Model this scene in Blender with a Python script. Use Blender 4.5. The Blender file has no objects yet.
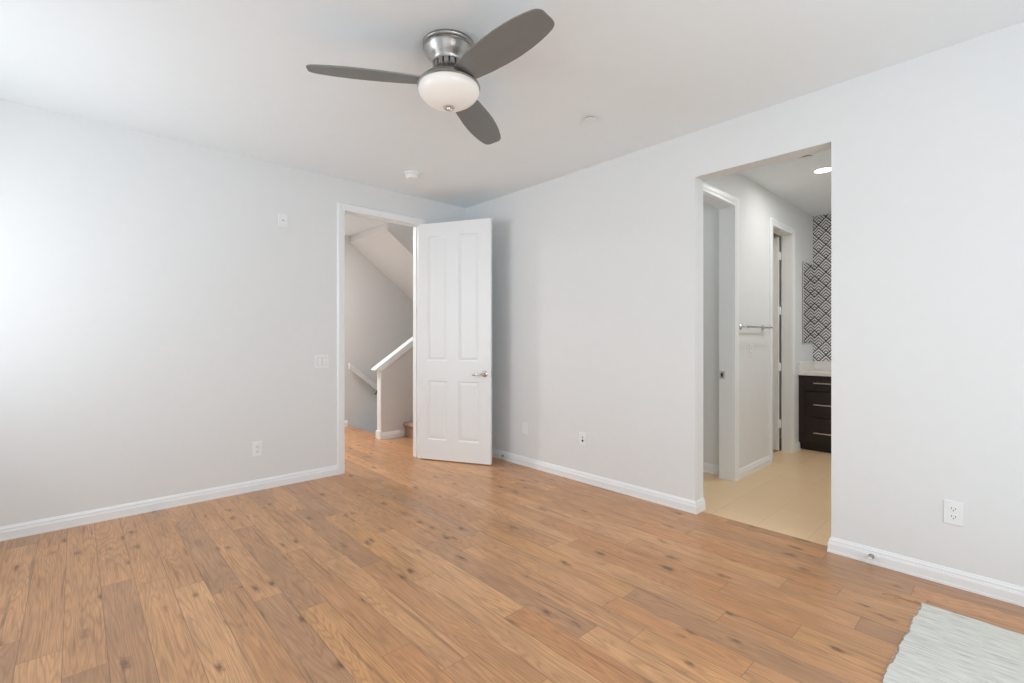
import bpy, bmesh, math, random
from math import sin, cos, pi, radians
from mathutils import Vector, Matrix
random.seed(7)
S = bpy.context.scene
COL = S.collection

# ------------------------------------------------------------------ camera
cd = bpy.data.cameras.new('camera'); cam = bpy.data.objects.new('camera', cd); COL.objects.link(cam)
cam.location = (0, 0, 1.22); cam.rotation_euler = (pi/2, 0, radians(-42.775))
cd.sensor_width = 36; cd.lens = 472/1024*36; cd.shift_y = -2.2/1024; cd.clip_start = .02
S.camera = cam

# ------------------------------------------------------------------ world, exposure, daylight
W = bpy.data.worlds.new('world'); S.world = W; W.use_nodes = True
W.node_tree.nodes['Background'].inputs[0].default_value = (.80, .90, 1, 1)
W.node_tree.nodes['Background'].inputs[1].default_value = 1.0
S.view_settings.view_transform = 'Standard'; S.view_settings.look = 'None'
S.view_settings.gamma = 1; S.view_settings.use_curve_mapping = False
S.view_settings.exposure = -0.27
try:
    S.cycles.max_bounces = 14; S.cycles.diffuse_bounces = 10; S.cycles.glossy_bounces = 5
    S.cycles.transmission_bounces = 6; S.cycles.sample_clamp_indirect = 8
    S.cycles.caustics_reflective = False; S.cycles.caustics_refractive = False
except Exception: pass

DAY = (.955, .98, 1)
def area(name, loc, rot, sx, sy, power, color=(1, 1, 1), spread=180):
    l = bpy.data.lights.new(name, 'AREA'); l.shape = 'RECTANGLE'; l.size = sx; l.size_y = sy
    l.energy = power; l.color = color; l.spread = radians(spread)
    o = bpy.data.objects.new(name, l); o.location = loc; o.rotation_euler = rot; COL.objects.link(o); return o
def point(name, loc, power, color=(1, 1, 1), r=.08):
    l = bpy.data.lights.new(name, 'POINT'); l.energy = power; l.color = color; l.shadow_soft_size = r
    o = bpy.data.objects.new(name, l); o.location = loc; COL.objects.link(o); return o

# daylight: a sunlit facade opposite the corner window throws light straight across the room; sky light enters at the corner window; two added windows give fill
area('facade_light', (-3.60, 3.90, 1.50), (0, radians(-90), 0), 1.5, 1.0, 46, DAY)
area('daylight_fill', (-.86, 3.20, 1.60), (0, radians(-90), 0), 1.40, 1.4, 22, DAY)
area('daylight_fill', (-.86, .05, 1.45), (0, radians(-90), 0), 1.8, 1.6, 12, DAY)  # fill through the unseen window added beside the camera
area('daylight_fill', (.90, -1.56, 1.45), (radians(90), 0, 0), 2.2, 1.8, 63, DAY)  # main fill, through the unseen window added behind the camera
# unseen fill lamps added to brighten the stairwell and the landing
area('stairwell_fill', (3.9, 5.3, 4.9), (0, 0, 0), 1.6, 1.6, 55, (1, .97, .94))
area('landing_fill', (1.45, 5.85, 2.64), (0, 0, 0), .35, .35, 62, (1, .97, .945))

# ------------------------------------------------------------------ node helpers
class NT:
    def __init__(s, name):
        s.m = bpy.data.materials.new(name); s.m.use_nodes = True
        s.t = s.m.node_tree; s.t.nodes.clear()
        s.out = s.t.nodes.new('ShaderNodeOutputMaterial'); s.b = s.t.nodes.new('ShaderNodeBsdfPrincipled')
        s.t.links.new(s.b.outputs[0], s.out.inputs[0])
    def n(s, typ, ins=None, **kw):
        nd = s.t.nodes.new(typ)
        for k, v in kw.items(): setattr(nd, k, v)
        for k, v in (ins or {}).items(): s.set(nd.inputs[k], v)
        return nd
    def set(s, inp, v):
        if isinstance(v, bpy.types.NodeSocket): s.t.links.new(v, inp)
        else: inp.default_value = v
    def math(s, op, a, b=0.0, c=None):
        nd = s.n('ShaderNodeMath', operation=op); s.set(nd.inputs[0], a); s.set(nd.inputs[1], b)
        if c is not None: s.set(nd.inputs[2], c)
        return nd.outputs[0]
    def mix(s, f, a, b, blend='MIX'):
        nd = s.n('ShaderNodeMix', data_type='RGBA', blend_type=blend)
        s.set(nd.inputs[0], f); s.set(nd.inputs[6], a); s.set(nd.inputs[7], b); return nd.outputs[2]
    def ramp(s, f, stops):
        nd = s.n('ShaderNodeValToRGB'); s.set(nd.inputs[0], f); e = nd.color_ramp.elements
        while len(e) > 1: e.remove(e[-1])
        e[0].position, e[0].color = stops[0][0], stops[0][1]
        for p, c in stops[1:]:
            x = e.new(p); x.color = c
        return nd.outputs[0]
    def bump(s, h, strength=.2, dist=.002):
        nd = s.n('ShaderNodeBump', {'Height': h, 'Strength': strength, 'Distance': dist}); s.set(s.b.inputs['Normal'], nd.outputs[0])
def srgb(r, g, b):
    f = lambda c: (c/255/12.92) if c/255 <= .04045 else ((c/255+.055)/1.055)**2.4
    return (f(r), f(g), f(b), 1)
def obj_co(t): return t.n('ShaderNodeTexCoord').outputs['Object']
def simple(name, col, rough=.5, metal=0, bump=None, spec=.5):
    t = NT(name); t.b.inputs['Roughness'].default_value = rough; t.b.inputs['Metallic'].default_value = metal
    t.b.inputs['Specular IOR Level'].default_value = spec
    co = obj_co(t); nz = t.n('ShaderNodeTexNoise', {'Vector': co, 'Scale': 14.0, 'Detail': 3.0})
    lo = tuple(c*.985 for c in col[:3])+(1,); hi = tuple(min(1, c*1.015) for c in col[:3])+(1,)
    t.set(t.b.inputs['Base Color'], t.mix(nz.outputs[0], lo, hi))
    if bump:
        n2 = t.n('ShaderNodeTexNoise', {'Vector': co, 'Scale': bump[0], 'Detail': 4.0}); t.bump(n2.outputs[0], bump[1], bump[2])
    return t.m

M = {}
M['wall'] = simple('white_wall_paint', (.728, .752, .764, 1), .75, bump=(160, .12, .0008), spec=.3)
M['ceiling'] = simple('white_ceiling_paint', (.825, .88, .91, 1), .85, bump=(120, .12, .001), spec=.2)
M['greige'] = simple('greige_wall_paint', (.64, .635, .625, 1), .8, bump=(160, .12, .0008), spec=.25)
M['railp'] = simple('pale_rail_paint', (.70, .70, .70, 1), .45)
M['trim'] = simple('white_trim_enamel', (.80, .835, .855, 1), .35)
M['door'] = simple('white_door_enamel', (.80, .835, .855, 1), .38)
M['plate'] = simple('white_plastic', (.80, .83, .84, 1), .32)
M['dark'] = simple('dark_recess', (.03, .03, .03, 1), .6)
M['grey'] = simple('grey_plastic', (.30, .30, .30, 1), .5)
M['greyl'] = simple('pale_grey_plastic', (.52, .52, .52, 1), .5)
M['chrome'] = simple('polished_chrome', (.72, .71, .70, 1), .16, 1)
M['nickel'] = simple('satin_nickel', (.66, .62, .58, 1), .30, 1)
M['rubber'] = simple('white_rubber', (.75, .74, .72, 1), .6)
M['bronze'] = simple('dark_bronze', (.05, .045, .04, 1), .4, .6)
M['quartz'] = simple('pale_quartz', (.76, .735, .71, 1), .25)
M['void'] = simple('painted_board_hidden', (.45, .42, .38, 1), .8)

# brushed nickel of the fan: fine horizontal rings
t = NT('brushed_nickel'); co = obj_co(t); sp = t.n('ShaderNodeSeparateXYZ', {0: co})
nz = t.n('ShaderNodeTexNoise', {'Vector': t.n('ShaderNodeCombineXYZ', {2: t.math('MULTIPLY', sp.outputs[2], 400.)}).outputs[0], 'Scale': 1.0, 'Detail': 2.0})
t.set(t.b.inputs['Base Color'], t.mix(nz.outputs[0], (.32, .31, .295, 1), (.50, .485, .465, 1)))
t.b.inputs['Metallic'].default_value = 1; t.set(t.b.inputs['Roughness'], t.math('MULTIPLY_ADD', nz.outputs[0], .15, .22))
t.b.inputs['Anisotropic'].default_value = .5
M['brushed'] = t.m
# fan blades: satin taupe-silver with faint streaks along the blade
t = NT('silver_taupe_blade'); co = obj_co(t)
mp = t.n('ShaderNodeMapping', {0: co}); mp.inputs['Scale'].default_value = (3, 60, 1)
nz = t.n('ShaderNodeTexNoise', {'Vector': mp.outputs[0], 'Scale': 1.0, 'Detail': 3.0})
t.set(t.b.inputs['Base Color'], t.mix(nz.outputs[0], srgb(120, 122, 121), srgb(129, 131, 130)))
t.b.inputs['Roughness'].default_value = .42; t.b.inputs['Metallic'].default_value = .25
M['blade'] = t.m
# frosted glass bowl of the lit fan lamp
t = NT('frosted_glass_lit'); t.b.inputs['Base Color'].default_value = (.76, .745, .72, 1); t.b.inputs['Roughness'].default_value = .28
t.b.inputs['Emission Color'].default_value = (1, .90, .78, 1); t.b.inputs['Emission Strength'].default_value = .14
t.b.inputs['Subsurface Weight'].default_value = .15
M['bowl'] = t.m
t = NT('lamp_lens'); t.b.inputs['Base Color'].default_value = (1, 1, 1, 1)
t.b.inputs['Emission Color'].default_value = (1, .96, .88, 1); t.b.inputs['Emission Strength'].default_value = 6
M['lens'] = t.m

# wood planks: the floor mesh gives each plank a UV map in metres and a colour attribute
t = NT('oak_laminate_planks')
uv = t.n('ShaderNodeUVMap', uv_map='plank').outputs[0]; su = t.n('ShaderNodeSeparateXYZ', {0: uv})
U, V = su.outputs[0], su.outputs[1]
tone = t.n('ShaderNodeAttribute', attribute_name='tone').outputs['Color']
seed = t.n('ShaderNodeAttribute', attribute_name='seed').outputs['Fac']
def vec(a, b, c): return t.n('ShaderNodeCombineXYZ', {0: a, 1: b, 2: c}).outputs[0]
so = t.math('MULTIPLY', seed, 91.7)
# cathedral figure: contour lines of a stretched noise
n1 = t.n('ShaderNodeTexNoise', {'Vector': vec(t.math('MULTIPLY', U, 8.), t.math('MULTIPLY', V, .62), so), 'Scale': 1.0, 'Detail': 2.5, 'Roughness': .45, 'Distortion': .25}).outputs[0]
rings = t.math('SINE', t.math('MULTIPLY', n1, 170.))
rings = t.math('POWER', t.math('MULTIPLY_ADD', rings, .5, .5), 3.0)
n2 = t.n('ShaderNodeTexNoise', {'Vector': vec(t.math('MULTIPLY', U, 260.), t.math('MULTIPLY', V, 7.), so), 'Scale': 1.0, 'Detail': 3.0, 'Roughness': .6}).outputs[0]
n3 = t.n('ShaderNodeTexNoise', {'Vector': vec(t.math('MULTIPLY', U, 10.), t.math('MULTIPLY', V, 2.4), so), 'Scale': 1.0, 'Detail': 3.0}).outputs[0]
n5 = t.n('ShaderNodeTexNoise', {'Vector': vec(t.math('MULTIPLY', U, 46.), t.math('MULTIPLY', V, 1.6), so), 'Scale': 1.0, 'Detail': 3.0, 'Roughness': .6}).outputs[0]
c = t.mix(t.math('MULTIPLY', rings, .30), tone, (.22, .115, .055, 1))
c = t.mix(t.math('MULTIPLY', t.math('SUBTRACT', n2, .36), 1.15), c, (.20, .10, .045, 1))
blot = t.ramp(n3, [(.40, (0, 0, 0, 1)), (.72, (1, 1, 1, 1))])
c = t.mix(t.math('MULTIPLY', blot, .30), c, (.23, .135, .075, 1))
strk = t.ramp(n5, [(.605, (0, 0, 0, 1)), (.685, (1, 1, 1, 1))])
c = t.mix(t.math('MULTIPLY', strk, .46), c, (.13, .062, .03, 1))
# knots
vo = t.n('ShaderNodeTexVoronoi', {'Vector': vec(t.math('MULTIPLY', U, 13.), t.math('MULTIPLY', V, 5.0), so), 'Scale': 1.0}, voronoi_dimensions='3D')
n4 = t.n('ShaderNodeTexNoise', {'Vector': vec(t.math('MULTIPLY', U, 45.), t.math('MULTIPLY', V, 22.), so), 'Scale': 1.0, 'Detail': 3.0}).outputs[0]
kd = t.math('ADD', vo.outputs['Distance'], t.math('MULTIPLY', t.math('SUBTRACT', n4, .5), .5))
keep = t.math('GREATER_THAN', t.n('ShaderNodeSeparateXYZ', {0: vo.outputs['Color']}).outputs[0], .50)
knot = t.math('MULTIPLY', t.ramp(kd, [(.04, (1, 1, 1, 1)), (.13, (.6, .6, .6, 1)), (.24, (.12, .12, .12, 1)), (.36, (0, 0, 0, 1))]), keep)
c = t.mix(t.math('MULTIPLY', knot, .80), c, (.085, .045, .025, 1))
# seams (plank bevels)
eu = t.math('MINIMUM', U, t.math('SUBTRACT', .1285, U))
ln = t.n('ShaderNodeAttribute', attribute_name='plen').outputs['Fac']
ev = t.math('MINIMUM', V, t.math('SUBTRACT', ln, V))
seam = t.math('LESS_THAN', t.math('MINIMUM', eu, ev), .0011)
c = t.mix(t.math('MULTIPLY', seam, .62), c, (.10, .055, .03, 1))
t.set(t.b.inputs['Base Color'], c)
t.set(t.b.inputs['Roughness'], t.math('MULTIPLY_ADD', n2, .12, .27))
t.b.inputs['Specular IOR Level'].default_value = .5
t.bump(t.math('ADD', t.math('MULTIPLY', seam, -1.), t.math('MULTIPLY', n2, -.25)), .12, .0008)
M['wood'] = t.m

# beige porcelain tile, 0.6 x 0.29 in running bond
t = NT('beige_floor_tile'); co = obj_co(t)
mp = t.n('ShaderNodeMapping', {0: co}); mp.inputs['Location'].default_value = (-.12, -.01, 0)
br = t.n('ShaderNodeTexBrick', {'Vector': mp.outputs[0], 'Color1': srgb(226, 197, 160), 'Color2': srgb(221, 191, 153), 'Mortar': srgb(204, 174, 138), 'Scale': 1.0,
    'Mortar Size': .002, 'Mortar Smooth': .1, 'Brick Width': .60, 'Row Height': .293})
nz = t.n('ShaderNodeTexNoise', {'Vector': co, 'Scale': 9., 'Detail': 5.})
t.set(t.b.inputs['Base Color'], t.mix(t.math('MULTIPLY', nz.outputs[0], .28), br.outputs[0], srgb(205, 172, 128)))
t.b.inputs['Roughness'].default_value = .33
M['tile'] = t.m

# geometric diamond wallpaper on the vanity wall (pattern in metres of Y and Z)
t = NT('diamond_wallpaper'); co = obj_co(t); sp = t.n('ShaderNodeSeparateXYZ', {0: co})
yy = t.math('DIVIDE', sp.outputs[1], .148); zz = t.math('DIVIDE', sp.outputs[2], .161)
fu = t.math('FRACT', t.math('ADD', yy, zz)); fv = t.math('FRACT', t.math('SUBTRACT', zz, yy))
mx = t.math('MAXIMUM', fu, fv)
stripe = t.math('LESS_THAN', t.math('FRACT', t.math('MULTIPLY', mx, 4.5)), .40)
edge = t.math('GREATER_THAN', mx, .91)
k = t.math('MAXIMUM', stripe, edge)
t.set(t.b.inputs['Base Color'], t.mix(k, (.76, .76, .76, 1), (.06, .065, .075, 1)))
t.b.inputs['Roughness'].default_value = .6
M['paper'] = t.m

# espresso wood of the vanity
t = NT('espresso_wood'); co = obj_co(t)
mp = t.n('ShaderNodeMapping', {0: co}); mp.inputs['Scale'].default_value = (30, 30, 2.5)
nz = t.n('ShaderNodeTexNoise', {'Vector': mp.outputs[0], 'Scale': 1., 'Detail': 4.})
t.set(t.b.inputs['Base Color'], t.mix(nz.outputs[0], (.008, .004, .004, 1), (.026, .013, .011, 1))); t.b.inputs['Roughness'].default_value = .38
M['espresso'] = t.m
t = NT('mirror_glass'); t.b.inputs['Base Color'].default_value = (.88, .88, .87, 1); t.b.inputs['Metallic'].default_value = 1; t.b.inputs['Roughness'].default_value = .01
M['mirror'] = t.m
# carpet
t = NT('beige_carpet'); co = obj_co(t)
nz = t.n('ShaderNodeTexNoise', {'Vector': co, 'Scale': 180., 'Detail': 3.})
t.set(t.b.inputs['Base Color'], t.mix(nz.outputs[0], srgb(140, 112, 96), srgb(196, 168, 150))); t.b.inputs['Roughness'].default_value = .95
t.bump(nz.outputs[0], .6, .006); M['carpet'] = t.m
# woven rug: pale grey with teal and grey weft streaks running along Y
t = NT('pale_woven_rug'); co = obj_co(t); sp = t.n('ShaderNodeSeparateXYZ', {0: co})
def vec(a, b, c): return t.n('ShaderNodeCombineXYZ', {0: a, 1: b, 2: c}).outputs[0]
a1 = t.n('ShaderNodeTexNoise', {'Vector': vec(t.math('MULTIPLY', sp.outputs[0], 190.), t.math('MULTIPLY', sp.outputs[1], 9.), 0.), 'Scale': 1., 'Detail': 3., 'Roughness': .65}).outputs[0]
a2 = t.n('ShaderNodeTexNoise', {'Vector': vec(t.math('MULTIPLY', sp.outputs[0], 110.), t.math('MULTIPLY', sp.outputs[1], 6.), 7.), 'Scale': 1., 'Detail': 2.}).outputs[0]
wv = t.math('SINE', t.math('MULTIPLY', sp.outputs[0], 900.))
c = t.mix(t.ramp(a1, [(.45, (0, 0, 0, 1)), (.72, (1, 1, 1, 1))]), srgb(222, 221, 214), srgb(160, 168, 165))
c = t.mix(t.math('MULTIPLY', t.ramp(a2, [(.52, (0, 0, 0, 1)), (.75, (1, 1, 1, 1))]), .5), c, srgb(186, 184, 176))
t.set(t.b.inputs['Base Color'], c); t.b.inputs['Roughness'].default_value = .95
t.bump(t.math('ADD', a1, t.math('MULTIPLY', wv, .25)), .2, .0015); M['rug'] = t.m
M['thread'] = simple('jute_thread', srgb(176, 138, 100), .9)

# ------------------------------------------------------------------ mesh helpers
def link(name, bm, mat, parent=None, smooth=None, loc=None):
    bmesh.ops.recalc_face_normals(bm, faces=bm.faces[:])
    me = bpy.data.meshes.new(name); bm.to_mesh(me); bm.free()
    for m in (mat if isinstance(mat, (list, tuple)) else [mat]): me.materials.append(m)
    o = bpy.data.objects.new(name, me); COL.objects.link(o)
    if loc: o.location = loc
    if parent: o.parent = parent
    if smooth is not None:
        for p in me.polygons: p.use_smooth = True
        try: me.set_sharp_from_angle(angle=radians(smooth))
        except Exception: pass
    return o
def box(bm, lo, hi, bev=0, seg=1, mi=0):
    r = bmesh.ops.create_cube(bm, size=1); vs = r['verts']
    for v in vs:
        v.co = Vector([lo[i]+(v.co[i]+.5)*(hi[i]-lo[i]) for i in range(3)])
    fs = list({f for v in vs for f in v.link_faces})
    for f in fs: f.material_index = mi
    if bev:
        es = list({e for v in vs for e in v.link_edges})
        bmesh.ops.bevel(bm, geom=es, offset=bev, segments=seg, profile=.5, affect='EDGES')
def boxes(*args):
    bm = bmesh.new()
    for a in args: box(bm, *a)
    return bm
def prism(bm, pts, vecto):
    a = [bm.verts.new(p) for p in pts]; b = [bm.verts.new(Vector(p)+Vector(vecto)) for p in pts]
    bm.faces.new(a); bm.faces.new(b[::-1]); n = len(pts)
    for i in range(n): bm.faces.new((a[i], b[i], b[(i+1) % n], a[(i+1) % n]))
def lathe(bm, prof, seg=48, M4=None):
    rings = []
    for r, z in prof:
        if r < 1e-6: rings.append([bm.verts.new((0, 0, z))])
        else: rings.append([bm.verts.new((r*cos(2*pi*k/seg), r*sin(2*pi*k/seg), z)) for k in range(seg)])
    for A, B in zip(rings, rings[1:]):
        for k in range(seg):
            q = [A[k % len(A)], A[(k+1) % len(A)], B[(k+1) % len(B)], B[k % len(B)]]
            u = []
            for v in q:
                if v not in u: u.append(v)
            if len(u) >= 3: bm.faces.new(u)
    if len(rings[0]) > 1: bm.faces.new(rings[0])
    if len(rings[-1]) > 1: bm.faces.new(rings[-1])
    if M4 is not None:
        for ring in rings:
            for v in ring: v.co = M4 @ v.co
def axis_to(p, d):
    return Matrix.Translation(p) @ Vector((0, 0, 1)).rotation_difference(Vector(d)).to_matrix().to_4x4()
def tube(bm, pts, r, seg=10, cap=True):
    pts = [Vector(p) for p in pts]; rs = r if isinstance(r, (list, tuple)) else [r]*len(pts); rings = []
    for i, p in enumerate(pts):
        d = (pts[min(i+1, len(pts)-1)]-pts[max(i-1, 0)]).normalized()
        q = Vector((0, 0, 1)).rotation_difference(d)
        rings.append([bm.verts.new(p+q @ Vector((rs[i]*cos(2*pi*k/seg), rs[i]*sin(2*pi*k/seg), 0))) for k in range(seg)])
    for A, B in zip(rings, rings[1:]):
        best = min(range(seg), key=lambda s: (A[0].co-B[s].co).length)
        for k in range(seg): bm.faces.new((A[k], A[(k+1) % seg], B[(k+1+best) % seg], B[(k+best) % seg]))
    if cap: bm.faces.new(rings[0]); bm.faces.new(rings[-1])
def tag(o, label, cat, kind=None, group=None):
    o['label'] = label; o['category'] = cat
    if kind: o['kind'] = kind
    if group: o['group'] = group
    return o
def struct(o, label, cat): return tag(o, label, cat, 'structure')
def empty(name, loc, rz=0):
    o = bpy.data.objects.new(name, None); o.location = loc; o.rotation_euler = (0, 0, rz); o.empty_display_size = .1; COL.objects.link(o); return o

XR, YB, H = 3.19, 4.203, 2.676         # face of the right wall, face of the left wall, ceiling height
YW, XV = 1.685, 6.423                  # dressing-room side wall, vanity wall
XW, YS = -.75, -1.45                   # window wall, wall behind the camera
OY0, OY1, OZ = .745, 1.557, 2.357      # cased-free opening in the right wall
DX0, DX1, DZ = 1.80, 2.595, 2.395      # entry door opening in the left wall
YH = 6.43                              # far wall of the stair hall
KX, KY0, KY1 = 2.735, 5.295, 5.375        # knee wall

# ------------------------------------------------------------------ structure: floors
PW, PO = .1285, -.0365
TONES = dict(tan=(186, 143, 103), light=(198, 156, 113), gold=(194, 148, 98), red=(180, 128, 86), grey=(152, 121, 96), dark=(142, 110, 86), mid=(178, 134, 95))
HAND = {  # row: (plank ends along Y, tones from near to far) read off the photograph
 -3: ([2.0, 3.4], ['tan', 'mid', 'tan']), -2: ([2.76, 4.0], ['dark', 'tan', 'grey']), -1: ([2.56, 3.9], ['light', 'tan', 'mid']),
 0: ([2.34, 3.6], ['grey', 'tan', 'mid']), 1: ([1.86, 3.08], ['tan', 'grey', 'tan']), 2: ([1.75, 2.97], ['tan', 'light', 'tan']),
 3: ([1.6, 2.81], ['mid', 'light', 'mid']), 4: ([1.4, 2.62, 3.84], ['red', 'tan', 'grey', 'tan']), 5: ([1.2, 2.42, 3.5], ['red', 'grey', 'tan', 'mid']),
 6: ([2.20, 3.42], ['gold', 'grey', 'tan']), 7: ([1.67, 2.85, 4.0], ['red', 'mid', 'light', 'tan']), 8: ([1.45, 2.60, 3.8], ['mid', 'light', 'mid', 'grey']),
 9: ([1.16, 2.4, 3.5], ['gold', 'mid', 'grey', 'tan']), 10: ([2.08, 3.25], ['light', 'gold', 'grey', ]), 11: ([1.54, 2.75, 3.67], ['red', 'light', 'tan', 'mid']),
 12: ([1.23, 2.4, 3.3], ['light', 'grey', 'mid', 'tan']), 13: ([1.08, 2.2, 3.4], ['gold', 'tan', 'mid', 'red']), 14: ([.69, 1.3, 2.34], ['mid', 'red', 'tan', 'grey']),
 15: ([1.28, 2.5], ['grey', 'gold', 'mid']), 16: ([.9, 1.9, 3.0], ['mid', 'light', 'mid', 'tan']), 17: ([.64, 1.84, 3.0], ['gold', 'red', 'light', 'mid']),
 18: ([1.0, 2.2], ['mid', 'red', 'tan']), 19: ([.48, 1.6, 2.8], ['dark', 'mid', 'tan', 'mid']), 20: ([.81, 2.0], ['mid', 'light', 'mid']),
 21: ([.6, 1.7], ['tan', 'red', 'mid']), 22: ([.3, 1.43, 2.6], ['mid', 'tan', 'mid', 'tan'])}
bm = bmesh.new(); uvl = bm.loops.layers.uv.new('plank')
ft = bm.faces.layers.float_color.new('tone'); fs_ = bm.faces.layers.float.new('seed'); fl = bm.faces.layers.float.new('plen')
def plank_rect(x0, x1, y0, y1, rowx, py0, py1, tone, sd):
    if x1-x0 < 1e-4 or y1-y0 < 1e-4: return
    vs = [bm.verts.new(p) for p in ((x0, y0, 0), (x1, y0, 0), (x1, y1, 0), (x0, y1, 0))]
    f = bm.faces.new(vs); f[ft] = tone; f[fs_] = sd; f[fl] = py1-py0
    for l in f.loops: l[uvl].uv = (l.vert.co.x-rowx, l.vert.co.y-py0)
XT = 3.257
areas = [(XW, XT, YS, YB+.02), (DX0-.02, DX1+.02, YB+.02, YB+.14), (.42, 2.85, YB+.14, YH), (2.85, 3.05, YB+.14, KY0)]
for row in range(-7, 27):
    rx = PO+row*PW; rnd = random.Random(row*13+5)
    ends, tones = HAND.get(row, ([], []))
    ends = list(ends); tones = list(tones)
    if not ends: ends = [rnd.uniform(.2, 1.4)]; tones = [rnd.choice(list(TONES)) for _ in range(2)]
    y = ends[0]; 
    while y > YS-.1: y -= 1.22; ends.insert(0, y); tones.insert(0, rnd.choice(['tan', 'mid', 'gold', 'red', 'light', 'grey']))
    y = ends[-1]
    while y < YH+.1: y += 1.22; ends.append(y); tones.append(rnd.choice(['tan', 'mid', 'gold', 'red', 'tan', 'grey']))
    for k in range(len(ends)-1):
        a, b = ends[k], ends[k+1]; tn = TONES[tones[k+1] if k+1 < len(tones) else 'tan']
        j = rnd.uniform(-5, 5); tone = srgb(*(min(255, max(0, bq+(q-mq)*.55+j)) for q, mq, bq in zip(tn, (182, 139, 97), (212, 160, 114)))); sd = rnd.random()
        for (ax0, ax1, ay0, ay1) in areas:
            plank_rect(max(rx, ax0), min(rx+PW, ax1), max(a, ay0), min(b, ay1), rx, a, b, tone, sd)
fb = bmesh.ops.extrude_face_region(bm, geom=bm.faces[:])
me = None
for v in [g for g in fb['geom'] if isinstance(g, bmesh.types.BMVert)]: v.co.z = 0
o = None
# the extruded copy is the walking surface; the original faces become the underside
tops = [g for g in fb['geom'] if isinstance(g, bmesh.types.BMFace)]; topv = {v for f in tops for v in f.verts}
for v in bm.verts:
    if v not in topv: v.co.z = -.03
floor = link('floor', bm, M['wood']); struct(floor, 'oak plank floor running through the bedroom and the stair landing', 'floor')
o = link('floor_dressing_room', boxes(((XT, -.30, -.05), (4.30, 3.2, .002)), ((4.30, -.30, -.05), (XV+.1, YW+.12, .002))), M['tile']); struct(o, 'beige tiled floor of the dressing room beyond the opening', 'floor')
o = link('floor_closet', boxes(((4.31, YW+.121, -.05), (XV+.1, 3.2, .003))), M['carpet']); struct(o, 'carpeted closet floor behind the narrow far doorway', 'floor')

# ------------------------------------------------------------------ structure: walls
def wall(name, lab, *bx, mat=None): return struct(link(name, boxes(*bx), mat or M['wall']), lab, 'wall')
T = .12
wall('wall_left', 'white wall with the entry doorway and the light switch',
     ((XW-T, YB, -.05), (DX0, YB+T, H)), ((DX0, YB, DZ), (DX1, YB+T, H)), ((DX1, YB, -.05), (XR+.125, YB+T, H)))
wall('wall_right', 'white wall with the uncased opening to the dressing room',
     ((XR, OY1, -.05), (XR+.125, YB, H)), ((XR, OY0, OZ), (XR+.125, OY1, H)), ((XR, YS-T, -.05), (XR+.125, OY0, H)))
WA, WB, WC = (1.20, 4.03, .85, 2.35), (-.75, .85, .50, 2.40), (-.25, 2.05, .5, 2.4)  # corner window, then two unseen openings added for fill daylight
def window_wall():
    return (((XW-T, YS-T, 0), (XW, WB[0], H)), ((XW-T, WB[0], 0), (XW, WB[1], WB[2])), ((XW-T, WB[0], WB[3]), (XW, WB[1], H)), ((XW-T, WB[1], 0), (XW, WA[0], H)),
            ((XW-T, WA[0], 0), (XW, WA[1], WA[2])), ((XW-T, WA[0], WA[3]), (XW, WA[1], H)), ((XW-T, WA[1], 0), (XW, YB, H)))
wall('wall_window', 'white wall beside the camera with a corner window and an added fill window', *window_wall())
wall('wall_back', 'white wall behind the camera with a wide window added for fill light', ((XW, YS-T, 0), (-.25, YS, H)), ((-.25, YS-T, 0), (2.05, YS, .5)), ((-.25, YS-T, 2.4), (2.05, YS, H)), ((2.05, YS-T, 0), (XR, YS, H)))
for i, (lo, hi, ax) in enumerate([((XW-T, WA[0], WA[2]), (XW, WA[1], WA[3]), 1), ((XW-T, WB[0], WB[2]), (XW, WB[1], WB[3]), 1), ((-.25, YS-T, .5), (2.05, YS, 2.4), 0)]):
    bm = bmesh.new(); w = .045; mid = (lo[1-ax if ax == 0 else 1]+hi[1 if ax else 0])/2
    l, h = list(lo), list(hi); d = 0 if ax else 1
    l[d] = (lo[d]+hi[d])/2-.05; h[d] = l[d]+.04
    def bar(a0, a1, z0, z1):
        p, q = l[:], h[:]; p[ax], q[ax], p[2], q[2] = a0, a1, z0, z1; box(bm, p, q, .004)
    A, B = lo[ax], hi[ax]
    bar(A, B, lo[2], lo[2]+w); bar(A, B, hi[2]-w, hi[2]); bar(A, A+w, lo[2]+w, hi[2]-w); bar(B-w, B, lo[2]+w, hi[2]-w)
    bar((A+B)/2-.02, (A+B)/2+.02, lo[2]+w, hi[2]-w) if ax == 0 else None
    struct(link('window_%d' % (i+1), bm, M['trim']), ['white framed window at the corner of the window wall', 'unseen white framed window beside the camera, added for fill light', 'unseen white framed window behind the camera, added for fill light'][i], 'window')
wall('wall_dressing_room', 'dressing room side wall with two doorways and a towel bar',
     ((XR+.125, YW, -.05), (3.40, YW+T, H)), ((3.40, YW, 2.365), (4.15, YW+T, H)), ((4.15, YW, -.05), (5.06, YW+T, H)),
     ((5.06, YW, 2.345), (5.65, YW+.095, H)), ((5.65, YW, -.05), (XV+.12, YW+.095, H)))
wall('wall_vanity', 'vanity end wall papered in grey and white diamonds', ((XV, -.30, 0), (XV+.12, YW, H)), mat=M['paper'])
wall('wall_dressing_near', 'plain wall closing the near side of the dressing room', ((XR+.125, -.42, 0), (XV+.12, -.30, H)))
wall('wall_water_closet', 'plain white wall seen through the first inner doorway', ((4.25, YW+T, 0), (4.33, 3.2, H)))
wall('wall_closet', 'closet walls behind the far narrow doorway', ((XR+.125, 3.2, 0), (XV+.12, 3.3, H)), ((XV, YW+.095, 0), (XV+.12, 3.2, H)))
o = link('ceiling', boxes(((XW-T, YS-T, H), (XV+.12, YB+T, H+.12)), ((.40, YB+T, H), (2.84, YH+T, H+.12))), M['ceiling']); struct(o, 'flat white ceiling over the bedroom, landing and dressing room', 'ceiling')
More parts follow.
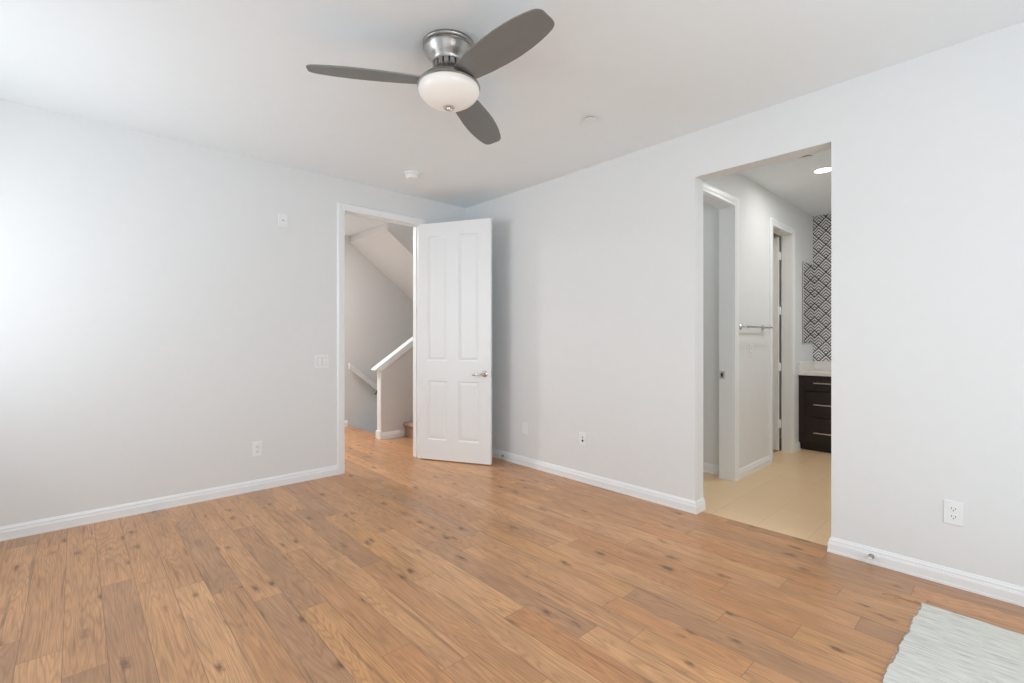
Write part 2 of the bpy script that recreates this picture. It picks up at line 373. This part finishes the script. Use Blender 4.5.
# stair hall
wall('wall_hall_far', 'warm grey far wall of the stair hall', ((.40, YH, -2.4), (5.3, YH+T, 5.0)), mat=M['greige'])
wall('wall_hall_end', 'end wall of the landing beside the doorway', ((.28, YB+T, -.05), (.40, YH+T, H)), mat=M['greige'])
wall('wall_stair_end', 'end wall of the stairwell', ((5.2, YB+T, -2.4), (5.32, YH, 5.0)), mat=M['greige'])
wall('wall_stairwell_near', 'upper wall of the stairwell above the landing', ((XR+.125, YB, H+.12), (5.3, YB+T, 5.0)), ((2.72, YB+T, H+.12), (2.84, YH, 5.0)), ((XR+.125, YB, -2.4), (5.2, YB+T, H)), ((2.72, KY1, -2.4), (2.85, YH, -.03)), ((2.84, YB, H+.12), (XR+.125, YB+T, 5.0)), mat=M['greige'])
o = link('ceiling_stairwell', boxes(((2.72, YB, 5.0), (5.3, YH+T, 5.1))), M['ceiling']); struct(o, 'high ceiling over the stairwell', 'ceiling')
sl = .69
bm = bmesh.new(); prism(bm, [(KX, KY0, -.05), (KX, KY0, .842), (5.2, KY0, .842+sl*(5.2-KX)), (5.2, KY0, -.05)], (0, KY1-KY0, 0))
struct(link('wall_knee', bm, M['greige']), 'grey knee wall climbing beside the stairs', 'wall')
bm = bmesh.new(); ss = .745; x0 = 2.842
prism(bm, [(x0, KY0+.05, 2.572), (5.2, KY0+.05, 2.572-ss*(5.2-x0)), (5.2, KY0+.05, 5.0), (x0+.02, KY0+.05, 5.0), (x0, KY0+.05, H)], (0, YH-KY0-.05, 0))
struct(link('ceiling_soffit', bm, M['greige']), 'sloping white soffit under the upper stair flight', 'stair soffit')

# ------------------------------------------------------------------ structure: baseboards and casings
PROF = [(0, 0), (.017, 0), (.017, .012), (.015, .014), (.015, .050), (.0125, .053), (.0125, .057), (.010, .060), (.010, .070), (.006, .076), (.004, .083), (0, .085)]
def baseboard(name, runs, lab):
    """runs: ((x0,y0),(x1,y1),(nx,ny), extend0, extend1): extend > 0 mitres outward round a corner"""
    bm = bmesh.new()
    for (p, q, n, e0, e1) in runs:
        p, q, n = Vector((*p, 0)), Vector((*q, 0)), Vector((*n, 0)); d = (q-p).normalized()
        A = [bm.verts.new(p-d*(a*e0)+n*a+Vector((0, 0, z))) for a, z in PROF]
        B = [bm.verts.new(q+d*(a*e1)+n*a+Vector((0, 0, z))) for a, z in PROF]
        bm.faces.new(A); bm.faces.new(B[::-1])
        for i in range(len(A)): j = (i+1) % len(A); bm.faces.new((A[i], B[i], B[j], A[j]))
    return struct(link(name, bm, M['trim']), lab, 'baseboard')
baseboard('baseboard_left', [((XW, YB), (DX0-.065, YB), (0, -1), 0, 0), ((DX1+.065, YB), (XR, YB), (0, -1), 0, 0)], 'white moulded baseboard along the wall with the light switch')
baseboard('baseboard_right', [((XR, YB), (XR, OY1), (-1, 0), -1, 1), ((XR, OY1), (XR+.125, OY1), (0, -1), 1, 0)], 'white baseboard from the open door to the opening')
baseboard('baseboard_right', [((XR, OY0), (XR, YS), (-1, 0), 1, 0), ((XR+.125, OY0), (XR, OY0), (0, 1), 1, 1)], 'white baseboard beside the rug, right of the opening')
baseboard('baseboard_window', [((XW, YS), (XW, YB), (1, 0), 0, 0)], 'white baseboard under the windows')
baseboard('baseboard_back', [((XR, YS), (XW, YS), (0, 1), 0, 0)], 'white baseboard behind the camera')
baseboard('baseboard_dressing_room', [((4.23, YW), (4.99, YW), (0, -1), 0, 0), ((5.72, YW), (5.90, YW), (0, -1), 0, 0)], 'white baseboard under the towel bar')
baseboard('baseboard_water_closet', [((4.25, 3.2), (4.25, YW+T), (-1, 0), 0, 0)], 'white baseboard seen through the first inner doorway')
baseboard('baseboard_hall', [((.40, YH), (2.80, YH), (0, -1), 0, 0), ((.4, YB+T), (.4, YH), (1, 0), 0, 0)], 'white baseboard on the far wall of the landing')
baseboard('baseboard_knee', [((KX+.001, KY0), (3.045, KY0), (0, -1), 0, 0)], 'white baseboard along the knee wall')

CPROF = [(0, 0), (0, .013), (.004, .016), (.022, .016), (.026, .019), (.046, .021), (.058, .021), (.065, .013), (.065, 0)]   # across the face, proud of the wall
def casing(name, x0, x1, ztop, yface, lab, jambd, width=1.0, sides=(1, 1), stop=True):
    """door casing on a wall facing -Y: profile swept up, across and down, mitred; plus the jamb lining"""
    bm = bmesh.new(); pr = [(a*width, b) for a, b in CPROF]
    def pt(corner, a, b):
        return {0: (x0-a, yface-b, 0), 1: (x0-a, yface-b, ztop+a), 2: (x1+a, yface-b, ztop+a), 3: (x1+a, yface-b, 0)}[corner]
    rows = [[bm.verts.new(pt(c, a, b)) for a, b in pr] for c in range(4)]
    segs = [(0, 1)]*sides[0]+[(1, 2)]+[(2, 3)]*sides[1]
    for a, b in segs:
        for i in range(len(pr)-1): bm.faces.new((rows[a][i], rows[b][i], rows[b][i+1], rows[a][i+1]))
    j = .004
    box(bm, (x0, yface+.0005, 0), (x0+j, yface+jambd, ztop)); box(bm, (x1-j, yface+.0005, 0), (x1, yface+jambd, ztop)); box(bm, (x0+j, yface+.0005, ztop-j), (x1-j, yface+jambd, ztop))
    if stop:
        s0, s1 = yface+.045, yface+.08
        box(bm, (x0+j, s0, 0), (x0+j+.010, s1, ztop-j), .002); box(bm, (x1-j-.010, s0, 0), (x1-j, s1, ztop-j), .002); box(bm, (x0+j+.01, s0, ztop-j-.010), (x1-j-.01, s1, ztop-j), .002)
    return struct(link(name, bm, M['trim']), lab, 'door casing')
casing('trim_1', DX0, DX1, DZ, YB, 'white moulded casing round the entry doorway', T)
t2 = casing('trim_2', 3.40, 4.15, 2.365, YW, 'white casing of the first inner doorway with a strike plate', T, 1.15, stop=False)
casing('trim_3', 5.06, 5.65, 2.345, YW, 'white casing of the narrow far doorway beside the vanity', .095, 1.05, stop=False)
bm = bmesh.new(); box(bm, (4.143, 1.758, .875), (4.1458, 1.800, .945), .001); box(bm, (4.1422, 1.770, .892), (4.1445, 1.790, .928), .0005, mi=1)
sp_ = link('strike_plate', bm, [M['nickel'], M['bronze']], t2); sp_['label'] = 'metal strike plate with a dark latch hole'
# knee wall end board and cap rail
bm = bmesh.new(); box(bm, (KX-.016, KY0-.004, 0), (KX, KY1+.004, .842), .002); box(bm, (KX-.030, KY0-.018, 0), (KX+.0, KY1+.018, .105), .005)
struct(link('trim_4', bm, M['trim']), 'white end board of the knee wall', 'stair trim')
bm = bmesh.new()
prism(bm, [(2.645, KY0-.02, .848), (2.735, KY0-.02, .838), (5.2, KY0-.02, .838+.69*2.465), (5.2, KY0-.02, .921+.69*2.465), (2.650, KY0-.02, .860)], (0, KY1-KY0+.04, 0))
struct(link('trim_5', bm, M['trim']), 'white sloping cap rail on top of the knee wall', 'stair trim')

# ------------------------------------------------------------------ entry door
dirv = Vector((.374, -.701)).normalized(); dang = math.atan2(dirv.y, dirv.x)
DW, DT0, DT1, DB, DTOP = .797, -.040, -.005, .012, 2.388
def door_slab(L, y0, y1, z0, z1, panels):
    bm = bmesh.new()
    xs = sorted({0.004, L} | {p[0] for p in panels} | {p[1] for p in panels}); zs = sorted({z0, z1} | {p[2] for p in panels} | {p[3] for p in panels})
    for y, s in ((y0, 1), (y1, -1)):
        g = {(i, k): bm.verts.new((x, y, z)) for i, x in enumerate(xs) for k, z in enumerate(zs)}
        for i in range(len(xs)-1):
            for k in range(len(zs)-1):
                a, b, c, d = xs[i], xs[i+1], zs[k], zs[k+1]
                if any(abs(a-p[0])+abs(b-p[1])+abs(c-p[2])+abs(d-p[3]) < 1e-6 for p in panels):
                    ring = [g[i, k], g[i+1, k], g[i+1, k+1], g[i, k+1]]
                    for off, dep in ((.006, .007), (.013, .0085), (.034, .003), (.038, .0025)):
                        nr = [bm.verts.new((a+off, y+s*dep, c+off)), bm.verts.new((b-off, y+s*dep, c+off)), bm.verts.new((b-off, y+s*dep, d-off)), bm.verts.new((a+off, y+s*dep, d-off))]
                        for q in range(4): bm.faces.new((ring[q], ring[(q+1) % 4], nr[(q+1) % 4], nr[q]))
                        ring = nr
                    bm.faces.new(ring)
                else: bm.faces.new((g[i, k], g[i+1, k], g[i+1, k+1], g[i, k+1]))
    for (a, b, c, d) in ((.004, L, z0, z0), (.004, L, z1, z1)):
        bm.faces.new([bm.verts.new(p) for p in ((a, y0, c), (b, y0, c), (b, y1, c), (a, y1, c))])
    for x in (.004, L): bm.faces.new([bm.verts.new(p) for p in ((x, y0, z0), (x, y1, z0), (x, y1, z1), (x, y0, z1))])
    bmesh.ops.remove_doubles(bm, verts=bm.verts[:], dist=1e-5)
    return bm
pans = [(.108, .326, 1.005, 2.255), (.454, .672, 1.005, 2.255), (.108, .326, .212, .803), (.454, .672, .212, .803)]
d1 = empty('door_1', (2.595, 4.195, 0), dang); struct(d1, 'open white four-panel entry door with a chrome lever', 'door')
link('slab', door_slab(DW, DT0, DT1, DB, DTOP, pans), M['door'], d1)
hx, hz = .735, .885
bm = bmesh.new()
for y, s in ((DT0, -1), (DT1, 1)):
    lathe(bm, [(0, 0), (.032, 0), (.032, .004), (.027, .010), (.014, .013), (.012, .045), (0, .045)], 28, axis_to((hx, y-s*.001, hz), (0, s, 0)))
    tube(bm, [(hx+.005, y+s*.045, hz), (hx-.02, y+s*.052, hz+.001), (hx-.05, y+s*.054, hz), (hx-.085, y+s*.053, hz-.006), (hx-.112, y+s*.050, hz-.010)], [.012, .011, .0095, .0085, .007], 12)
hd = link('door_handle', bm, M['chrome'], d1, 40); hd['label'] = 'chrome lever handle'
bm = bmesh.new(); box(bm, (DW-.001, -.034, hz-.028), (DW+.0015, -.011, hz+.028), .0007); box(bm, (DW, -.029, hz-.010), (DW+.010, -.016, hz+.010), .002)
lp = link('latch_plate', bm, M['nickel'], d1); lp['label'] = 'satin metal latch plate'
for z in (.33, .91, 1.51, 2.10):
    bm = bmesh.new(); tube(bm, [(0, 0, z-.045), (0, 0, z+.045)], .0065, 12); lathe(bm, [(0, .004), (.004, .002), (.005, 0), (0, 0)], 10, axis_to((0, 0, z+.045), (0, 0, 1)))
    box(bm, (.003, -.039, z-.044), (.0055, -.004, z+.044), .0008)
    h_ = link('hinge', bm, M['nickel'], d1, 40); h_['label'] = 'satin nickel hinge'

# far narrow door, opened into the closet
d2 = empty('door_2', (5.645, 1.792, 0), radians(93)); struct(d2, 'white door opened into the closet beside the vanity', 'door')
bm = bmesh.new(); box(bm, (.008, .006, .012), (.60, .041, 2.33), .002); link('slab', bm, M['door'], d2)
for z in (.30, .92, 1.53, 2.13):
    bm = bmesh.new(); tube(bm, [(0, -.006, z-.045), (0, -.006, z+.045)], .007, 10); box(bm, (.0, -.004, z-.044), (.0085, .030, z+.044), .001); h_ = link('hinge', bm, M['trim'], d2); h_['label'] = 'white painted hinge'

# ------------------------------------------------------------------ ceiling fan
FX, FY = 1.359, 1.929
fan = empty('ceiling_fan', (FX, FY, H)); tag(fan, 'three-blade brushed nickel ceiling fan with a frosted glass bowl light', 'ceiling fan')
bm = bmesh.new(); lathe(bm, [(0, 0), (.127, 0), (.128, -.010), (.126, -.013), (.126, -.020), (.120, -.022), (.121, -.030), (.116, -.036), (.108, -.052), (.096, -.070), (.086, -.083), (.081, -.092), (.080, -.098), (.0, -.098)], 64)
link('canopy', bm, M['brushed'], fan, 35)
bm = bmesh.new(); lathe(bm, [(.068, -.097), (.068, -.126)], 40); link('vent_core', bm, M['dark'], fan, 40)['label'] = 'dark interior behind the vent slots'
bm = bmesh.new()
for k in range(16):
    b2 = bmesh.new(); box(b2, (.066, -.0112, -.128), (.0775, .0112, -.096), .001); b2.transform(Matrix.Rotation(2*pi*k/16, 4, 'Z')); tmp = bpy.data.meshes.new('x'); b2.to_mesh(tmp); b2.free(); bm.from_mesh(tmp); bpy.data.meshes.remove(tmp)
link('vent_ring', bm, M['brushed'], fan)
bm = bmesh.new(); lathe(bm, [(0, -.124), (.078, -.124), (.080, -.130), (.084, -.136), (.098, -.150), (.116, -.166), (.134, -.180), (.146, -.192), (.153, -.200), (.155, -.208), (.151, -.212), (0, -.212)], 64)
link('motor_housing', bm, M['brushed'], fan, 35)
bm = bmesh.new(); lathe(bm, [(.148, -.212), (.150, -.222), (.149, -.232), (.144, -.244), (.134, -.257), (.118, -.271), (.096, -.285), (.070, -.297), (.045, -.3045), (.022, -.308), (0, -.309)], 64)
gb = link('glass_bowl', bm, M['bowl'], fan, 60); gb['label'] = 'frosted white glass bowl, lit'
bm = bmesh.new(); lathe(bm, [(0, -.300), (.027, -.306), (.028, -.311), (.024, -.315), (.019, -.314), (.017, -.311), (.011, -.312), (.009, -.317), (0, -.318)], 28); fo = link('finial', bm, M['nickel'], fan, 40); fo['label'] = 'satin nickel finial'
# blade outline: rounded paddle with a nearly square tip
half = [(.085, .050), (.15, .060), (.25, .0735), (.35, .081), (.43, .083), (.50, .0795), (.56, .073), (.61, .064), (.64, .0565), (.655, .050), (.664, .040)]
lead = half+[(.668, .026)]
trail = [(.668, -.030), (.660, -.042)]+[(x-.008, -y) for x, y in half[:-1]][::-1]
bl0 = None
for a, sx in ((150.6, .982), (30.6, 1.045), (-91.2, 1.022)):
    bm = bmesh.new(); prism(bm, [(x, y, -.0035) for x, y in lead+trail], (0, 0, .007))
    bmesh.ops.bevel(bm, geom=[e for e in bm.edges if abs(e.verts[0].co.z-e.verts[1].co.z) < 1e-6], offset=.002, segments=2, affect='EDGES')
    b = link('blade', bm, M['blade'], fan, 30); b.location = (0, 0, -.186); b.scale = (sx, 1, 1); b.rotation_euler = (radians(-13), radians(1.3), radians(a))

# ------------------------------------------------------------------ ceiling devices
smoke = empty('smoke_detector', (2.165, 3.635, H)); tag(smoke, 'round white smoke detector on the ceiling near the entry door', 'smoke detector')
bm = bmesh.new(); lathe(bm, [(0, 0), (.068, 0), (.068, -.012), (.063, -.016), (0, -.016)], 40); link('base', bm, M['plate'], smoke, 35)
bm = bmesh.new(); lathe(bm, [(0, -.010), (.052, -.010), (.051, -.036), (.045, -.048), (.030, -.053), (0, -.054)], 40)
for k in range(20):
    a = 2*pi*k/20; 
    b2 = bmesh.new(); box(b2, (.050, -.002, -.024), (.0545, .002, -.014)); b2.transform(Matrix.Rotation(a, 4, 'Z')); tmp = bpy.data.meshes.new('x'); b2.to_mesh(tmp); b2.free(); bm.from_mesh(tmp); bpy.data.meshes.remove(tmp)
link('cover', bm, M['plate'], smoke, 35)
def sprinkler(loc, lab):
    s = empty('sprinkler_cover', loc); tag(s, lab, 'sprinkler')
    bm = bmesh.new(); lathe(bm, [(0, 0), (.030, 0), (.034, -.013), (0, -.013)], 32); link('collar', bm, M['grey'], s, 35)
    bm = bmesh.new(); lathe(bm, [(0, -.012), (.043, -.012), (.044, -.014), (.042, -.016), (0, -.017)], 40); link('cover_disc', bm, M['plate'], s, 35)
    return s
sprinkler((2.493, 1.935, H), 'small flat white sprinkler cover on the bedroom ceiling')
sprinkler((4.275, 1.167, H), 'small round sprinkler cover on the dressing room ceiling beside the downlight')
rl = empty('recessed_light', (4.72, 1.16, H)); tag(rl, 'lit round recessed downlight in the dressing room ceiling', 'ceiling light')
bm = bmesh.new(); lathe(bm, [(.066, .0), (.085, 0), (.086, -.004), (.080, -.007), (.068, -.006), (.066, 0)], 48); link('trim_ring', bm, M['plate'], rl, 35)
bm = bmesh.new(); lathe(bm, [(0, -.003), (.068, -.003), (.068, -.0005), (0, -.0005)], 48); ln_ = link('lens', bm, M['lens'], rl, 35); ln_['label'] = 'glowing white lens'
a_ = area('downlight_lamp', (0, 0, -.02), (0, 0, 0), .12, .12, 6, (1, .97, .93)); a_.data.shape = 'DISK'; a_.parent = rl
area('dressing_fill', (5.2, .35, 2.64), (0, 0, 0), .25, .25, 15, (1, .975, .95))  # unseen lamp added to brighten the dressing room
area('dressing_fill', (3.95, .15, 2.64), (0, 0, 0), .25, .25, 7, (1, .975, .95))  # second added lamp, fills the near end of the dressing room
area('water_closet_fill', (3.75, 2.5, 2.64), (0, 0, 0), .3, .3, 3.5, (1, .96, .88))  # unseen lamp added to lift the first inner doorway
area('closet_light', (5.0, 2.6, 2.64), (0, 0, 0), .2, .2, 4.5, (1, .74, .44))

# ------------------------------------------------------------------ wall plates
def plate(name, loc, rz, w, h, label, cat, kind):
    """plate built facing -Y, turned by rz"""
    p = empty(name, loc, rz); tag(p, label, cat)
    bm = bmesh.new(); box(bm, (-w/2, -.006, -h/2), (w/2, 0, h/2), .0025, 2); link('cover_plate', bm, M['plate'], p)
    if kind == 'outlet':
        for z in (.0195, -.0195):
            bm = bmesh.new(); prism(bm, [(cos(a)*.0165, -.0085, z+max(-.0135, min(.0135, sin(a)*.0165))) for a in [2*pi*k/28 for k in range(28)]], (0, .004, 0))
            r = link('receptacle', bm, M['plate'], p)
            bm = bmesh.new()
            box(bm, (-.0085, -.0089, z-.001), (-.0062, -.0075, z+.008)); box(bm, (.0062, -.0089, z-.001), (.0085, -.0075, z+.007)); lathe(bm, [(0, 0), (.0026, 0), (.0026, .0014), (0, .0014)], 12, axis_to((0, -.0089, z-.0075), (0, 1, 0)))
            s = link('slots', bm, M['dark'], r); s['label'] = 'dark plug slots'
        bm = bmesh.new(); lathe(bm, [(0, 0), (.003, 0), (.0025, .001), (0, .0012)], 12, axis_to((0, -.006, 0), (0, -1, 0))); link('screw', bm, M['plate'], p)
    elif kind == 'switch':
        for x in (-.023, .023):
            bm = bmesh.new(); prism(bm, [(x-.0165, -.0055, -.033), (x-.0165, -.0075, -.033), (x-.0165, -.0105, 0), (x-.0165, -.0080, .033), (x-.0165, -.0055, .033)], (.033, 0, 0)); link('rocker', bm, M['plate'], p)
            bm = bmesh.new()
            for q in ((x-.0185, -.0062, -.0355, x-.0170, .0355), (x+.0170, -.0062, -.0355, x+.0185, .0355)): box(bm, (q[0], q[1], q[2]), (q[3], -.0058, q[4]))
            box(bm, (x-.0185, -.0062, .0338), (x+.0185, -.0058, .0352)); box(bm, (x-.0185, -.0062, -.0352), (x+.0185, -.0058, -.0338)); link('gap', bm, M['grey'], p)
    elif kind == 'blank':
        for z in (.048, -.048):
            bm = bmesh.new(); lathe(bm, [(0, 0), (.003, 0), (.0025, .001), (0, .0012)], 12, axis_to((0, -.006, z), (0, -1, 0))); link('screw', bm, M['plate'], p)
    elif kind == 'coax':
        bm = bmesh.new(); lathe(bm, [(0, -.001), (.0075, -.001), (.0075, .003), (.0055, .004), (.0055, .010), (.0020, .010), (.002, .005), (0, .005)], 20, axis_to((0, -.006, 0), (0, -1, 0))); link('jack', bm, M['greyl'], p, 40)
    elif kind == 'dots':
        for z, r in ((.014, .006), (-.014, .010)):
            bm = bmesh.new(); lathe(bm, [(0, -.001), (r, -.001), (r, .0015), (r*.7, .003), (0, .003)], 20, axis_to((0, -.006, z), (0, -1, 0))); link('jack', bm, M['dark'], p, 40)
    return p
RX = radians(90)    # a plate facing -Y turned to face -X needs -90
plate('cable_plate', (1.275, YB, 2.214), 0, .075, .115, 'white wall plate with one small jack, high on the wall left of the doorway', 'wall plate', 'coax')
plate('light_switch', (1.597, YB, 1.026), 0, .120, .115, 'white double rocker light switch beside the entry doorway', 'light switch', 'switch')
plate('power_outlet', (1.079, YB, .333), 0, .075, .118, 'white duplex outlet low on the wall below the light switch', 'outlet', 'outlet')
plate('power_outlet', (XR, .230, .362), -RX, .075, .116, 'white duplex outlet on the wall above the rug', 'outlet', 'outlet')
plate('blank_plate', (XR, 3.263, .363), -RX, .072, .115, 'blank white plate low on the wall beside the open door', 'wall plate', 'blank')
plate('cable_plate', (XR, 2.553, .367), -RX, .075, .115, 'white plate with two dark jacks low between the open door and opening', 'wall plate', 'dots')
plate('power_outlet', (4.53, YW, 1.118), 0, .075, .118, 'white outlet under the towel bar', 'outlet', 'outlet')

# ------------------------------------------------------------------ door stops
def stop(y, lab):
    s = empty('door_stop', (XR-.015, y, .042)); tag(s, lab, 'door stop')
    bm = bmesh.new(); lathe(bm, [(0, 0), (.013, 0), (.013, .003), (.007, .008), (.0055, .040), (0, .040)], 20, axis_to((0, 0, 0), (-1, 0, 0))); link('post', bm, M['grey'], s, 40)
    bm = bmesh.new(); lathe(bm, [(0, .038), (.009, .038), (.010, .046), (.008, .054), (0, .055)], 20, axis_to((0, 0, 0), (-1, 0, 0))); link('rubber_tip', bm, M['rubber'], s, 40)
stop(3.565, 'small metal door stop on the baseboard behind the open door')
stop(.556, 'small metal door stop on the baseboard between the opening and rug')

# ------------------------------------------------------------------ rug
bm = bmesh.new(); x0, x1, y0, y1 = 1.20, 2.856, -1.25, .318
rnd = random.Random(3); NX, NY = 90, 30
def wob(k, amp): return amp*(sin(k*.9)+.6*sin(k*2.3+1)+.5*sin(k*5.1+2))
g = {}
for i in range(NX+1):
    for j in range(NY+1):
        u, v = i/NX, j/NY
        yy = y0+(y1-.008-y0)*v+wob(i*.55, .0035)*(v**4)+(1-u)*.058; xx = x0+(x1-x0)*u+wob(j*.4+3, .003)*(u**4)
        g[i, j] = bm.verts.new((xx, yy, .009+.0006*sin(i*.7)*cos(j*.5)))
for i in range(NX):
    for j in range(NY): bm.faces.new((g[i, j], g[i+1, j], g[i+1, j+1], g[i, j+1]))
bd = [e for e in bm.edges if e.is_boundary]
ex = bmesh.ops.extrude_edge_only(bm, edges=bd)
for v in [q for q in ex['geom'] if isinstance(q, bmesh.types.BMVert)]: v.co.z = .0005
rug = link('rug', bm, M['rug'], None, 40); tag(rug, 'pale grey woven rug with frayed edge at the bottom right', 'rug')
bm = bmesh.new()
for k in range(150):
    x = x0+(x1-x0)*(k+.5)/150+rnd.uniform(-.003, .003); yk = y1-.008+(x1-x)/(x1-x0)*.058; l = rnd.uniform(.003, .011); dx = rnd.uniform(-.005, .005)
    tube(bm, [(x, yk-.008, .006), (x+dx*.4, yk+l*.5, .004), (x+dx, yk+l, .0025)], .0011, 5)
fr = link('frayed_fringe', bm, M['rug'], rug); fr['label'] = 'short frayed warp ends'
bm = bmesh.new()
tube(bm, [(2.852, .316, .006), (2.865, .332, .004), (2.85, .36, .003), (2.862, .40, .003), (2.855, .43, .003), (2.835, .455, .003)], .0016, 6)
th = link('loose_thread', bm, M['thread'], rug); th['label'] = 'tan loose thread trailing onto the floor'
bm = bmesh.new(); tube(bm, [(2.85, .318, .006), (2.842, .35, .004), (2.846, .385, .003), (2.83, .41, .003)], .0014, 6)
th = link('loose_thread', bm, M['thread'], rug); th['label'] = 'tan loose thread trailing onto the floor'
bm = bmesh.new(); tube(bm, [(2.856, .205, .006), (2.874, .200, .004), (2.882, .205, .003)], .0014, 6); th = link('loose_thread', bm, M['thread'], rug); th['label'] = 'tan loose thread trailing onto the floor'

# ------------------------------------------------------------------ dressing room: towel bar, mirror, vanity
tb = empty('towel_bar', (4.29, YW, 1.330)); tag(tb, 'chrome towel bar on the dressing room wall between the two doorways', 'towel bar')
for x in (.0, .52):
    bm = bmesh.new(); lathe(bm, [(0, 0), (.024, 0), (.024, .006), (.016, .012), (.010, .016), (.010, .060), (0, .060)], 24, axis_to((x, 0, 0), (0, -1, 0))); lathe(bm, [(0, -.014), (.012, -.012), (.014, 0), (.012, .012), (0, .014)], 16, axis_to((x, -.062, 0), (1, 0, 0))); link('bracket', bm, M['chrome'], tb, 40)
bm = bmesh.new(); tube(bm, [(-.01, -.062, 0), (.60, -.062, 0)], .008, 14); link('bar', bm, M['chrome'], tb, 40)
mr = empty('wall_mirror', (6.214, YW, 1.18)); tag(mr, 'frameless wall mirror above the vanity reflecting the patterned wallpaper', 'mirror')
bm = bmesh.new(); box(bm, (-.203, -.012, 0), (.203, -.001, .915)); link('backing', bm, M['grey'], mr)
bm = bmesh.new(); box(bm, (-.200, -.016, .003), (.2035, -.012, .912), .001); link('mirror_glass', bm, M['mirror'], mr)

CX0 = 5.889
van = empty('vanity_cabinet', (CX0, 0, 0)); tag(van, 'dark espresso vanity cabinet with drawers and slim bar pulls', 'vanity')
Y1v, Y0v = YW-.002, .30
bm = bmesh.new(); box(bm, (.02, Y0v, .085), (XV-CX0-.001, Y1v, .824)); box(bm, (.0, Y1v-.068, .085), (.02, Y1v, .824), .001)
for (ya, yb, za, zb) in ((Y0v, Y1v-.068, .806, .824), (Y0v, Y1v-.068, .085, .097), (1.085, 1.110, .097, .806)): box(bm, (.0, ya, za), (.02, yb, zb))
link('carcass', bm, M['espresso'], van)
bm = bmesh.new(); box(bm, (.045, Y0v, 0.0022), (.06, Y1v, .086)); link('toe_kick', bm, M['espresso'], van)
for za, zb, hz_ in ((.660, .803, .746), (.372, .654, .514), (.100, .366, .210)):
    bm = bmesh.new(); box(bm, (-.018, 1.112, za), (.0005, Y1v-.070, zb), .002)
    d = link('drawer', bm, M['espresso'], van)
    bm = bmesh.new(); tube(bm, [(-.048, 1.53, hz_), (-.048, 1.20, hz_)], .006, 10)
    for y in (1.50, 1.23): tube(bm, [(-.017, y, hz_), (-.048, y, hz_)], .005, 8)
    q = link('handle', bm, M['nickel'], d, 40); q['label'] = 'slim satin bar pull'
for ya, yb, hy in ((.70, 1.083, .74), (.303, .695, .655)):
    bm = bmesh.new(); box(bm, (-.018, ya, .100), (.0005, yb, .803), .002); d = link('door', bm, M['espresso'], van)
    bm = bmesh.new(); tube(bm, [(-.048, hy, .42), (-.048, hy, .74)], .006, 10)
    for z in (.45, .71): tube(bm, [(-.017, hy, z), (-.048, hy, z)], .005, 8)
    q = link('handle', bm, M['nickel'], d, 40); q['label'] = 'slim satin bar pull'
bm = bmesh.new(); box(bm, (CX0-.02, .28, .8245), (XV-.001, YW-.001, .868), .003, 2)
ct = tag(link('countertop', bm, M['quartz']), 'pale stone countertop with a low backsplash on the dark vanity', 'countertop')
bm = bmesh.new(); box(bm, (XV-.016, .28, .8675), (XV-.001, YW-.001, .963), .002); box(bm, (CX0+.0, YW-.016, .8675), (XV-.016, YW-.001, .963), .002); link('backsplash', bm, M['quartz'], ct)

# ------------------------------------------------------------------ stair hall: handrail, staircase, bracket
hr = empty('handrail', (2.80, YH, .84)); tag(hr, 'white sloping handrail on the far stair hall wall', 'handrail')
bm = bmesh.new(); L = 2.2; k = -.78
prism(bm, [(0, -.085, -.035), (0, -.035, -.035), (0, -.035, .035), (0, -.045, .05), (0, -.075, .05), (0, -.085, .035)], (L, 0, L*k)); link('rail', bm, M['railp'], hr)
for x in (.42, 1.5):
    bm = bmesh.new(); tube(bm, [(x, 0, x*k-.09), (x, -.04, x*k-.085), (x, -.06, x*k-.03)], .008, 8); b_ = link('bracket', bm, M['bronze'], hr); b_['label'] = 'dark metal bracket'
st = empty('staircase', (3.05, 4.83, 0)); tag(st, 'beige carpeted stair flight rising beside the knee wall', 'staircase')
for i in range(8):
    x, z = i*.25, i*.178
    bm = bmesh.new(); ya, yb = -.50, .455
    prism(bm, [(x, ya, z), (x, ya, z+.120), (x-.022, ya, z+.135), (x-.030, ya, z+.152), (x-.026, ya, z+.168), (x-.010, ya, z+.178), (x+.25, ya, z+.178), (x+.25, ya, z)], (0, yb-ya, 0))
    link('step', bm, M['carpet'], st, 40)
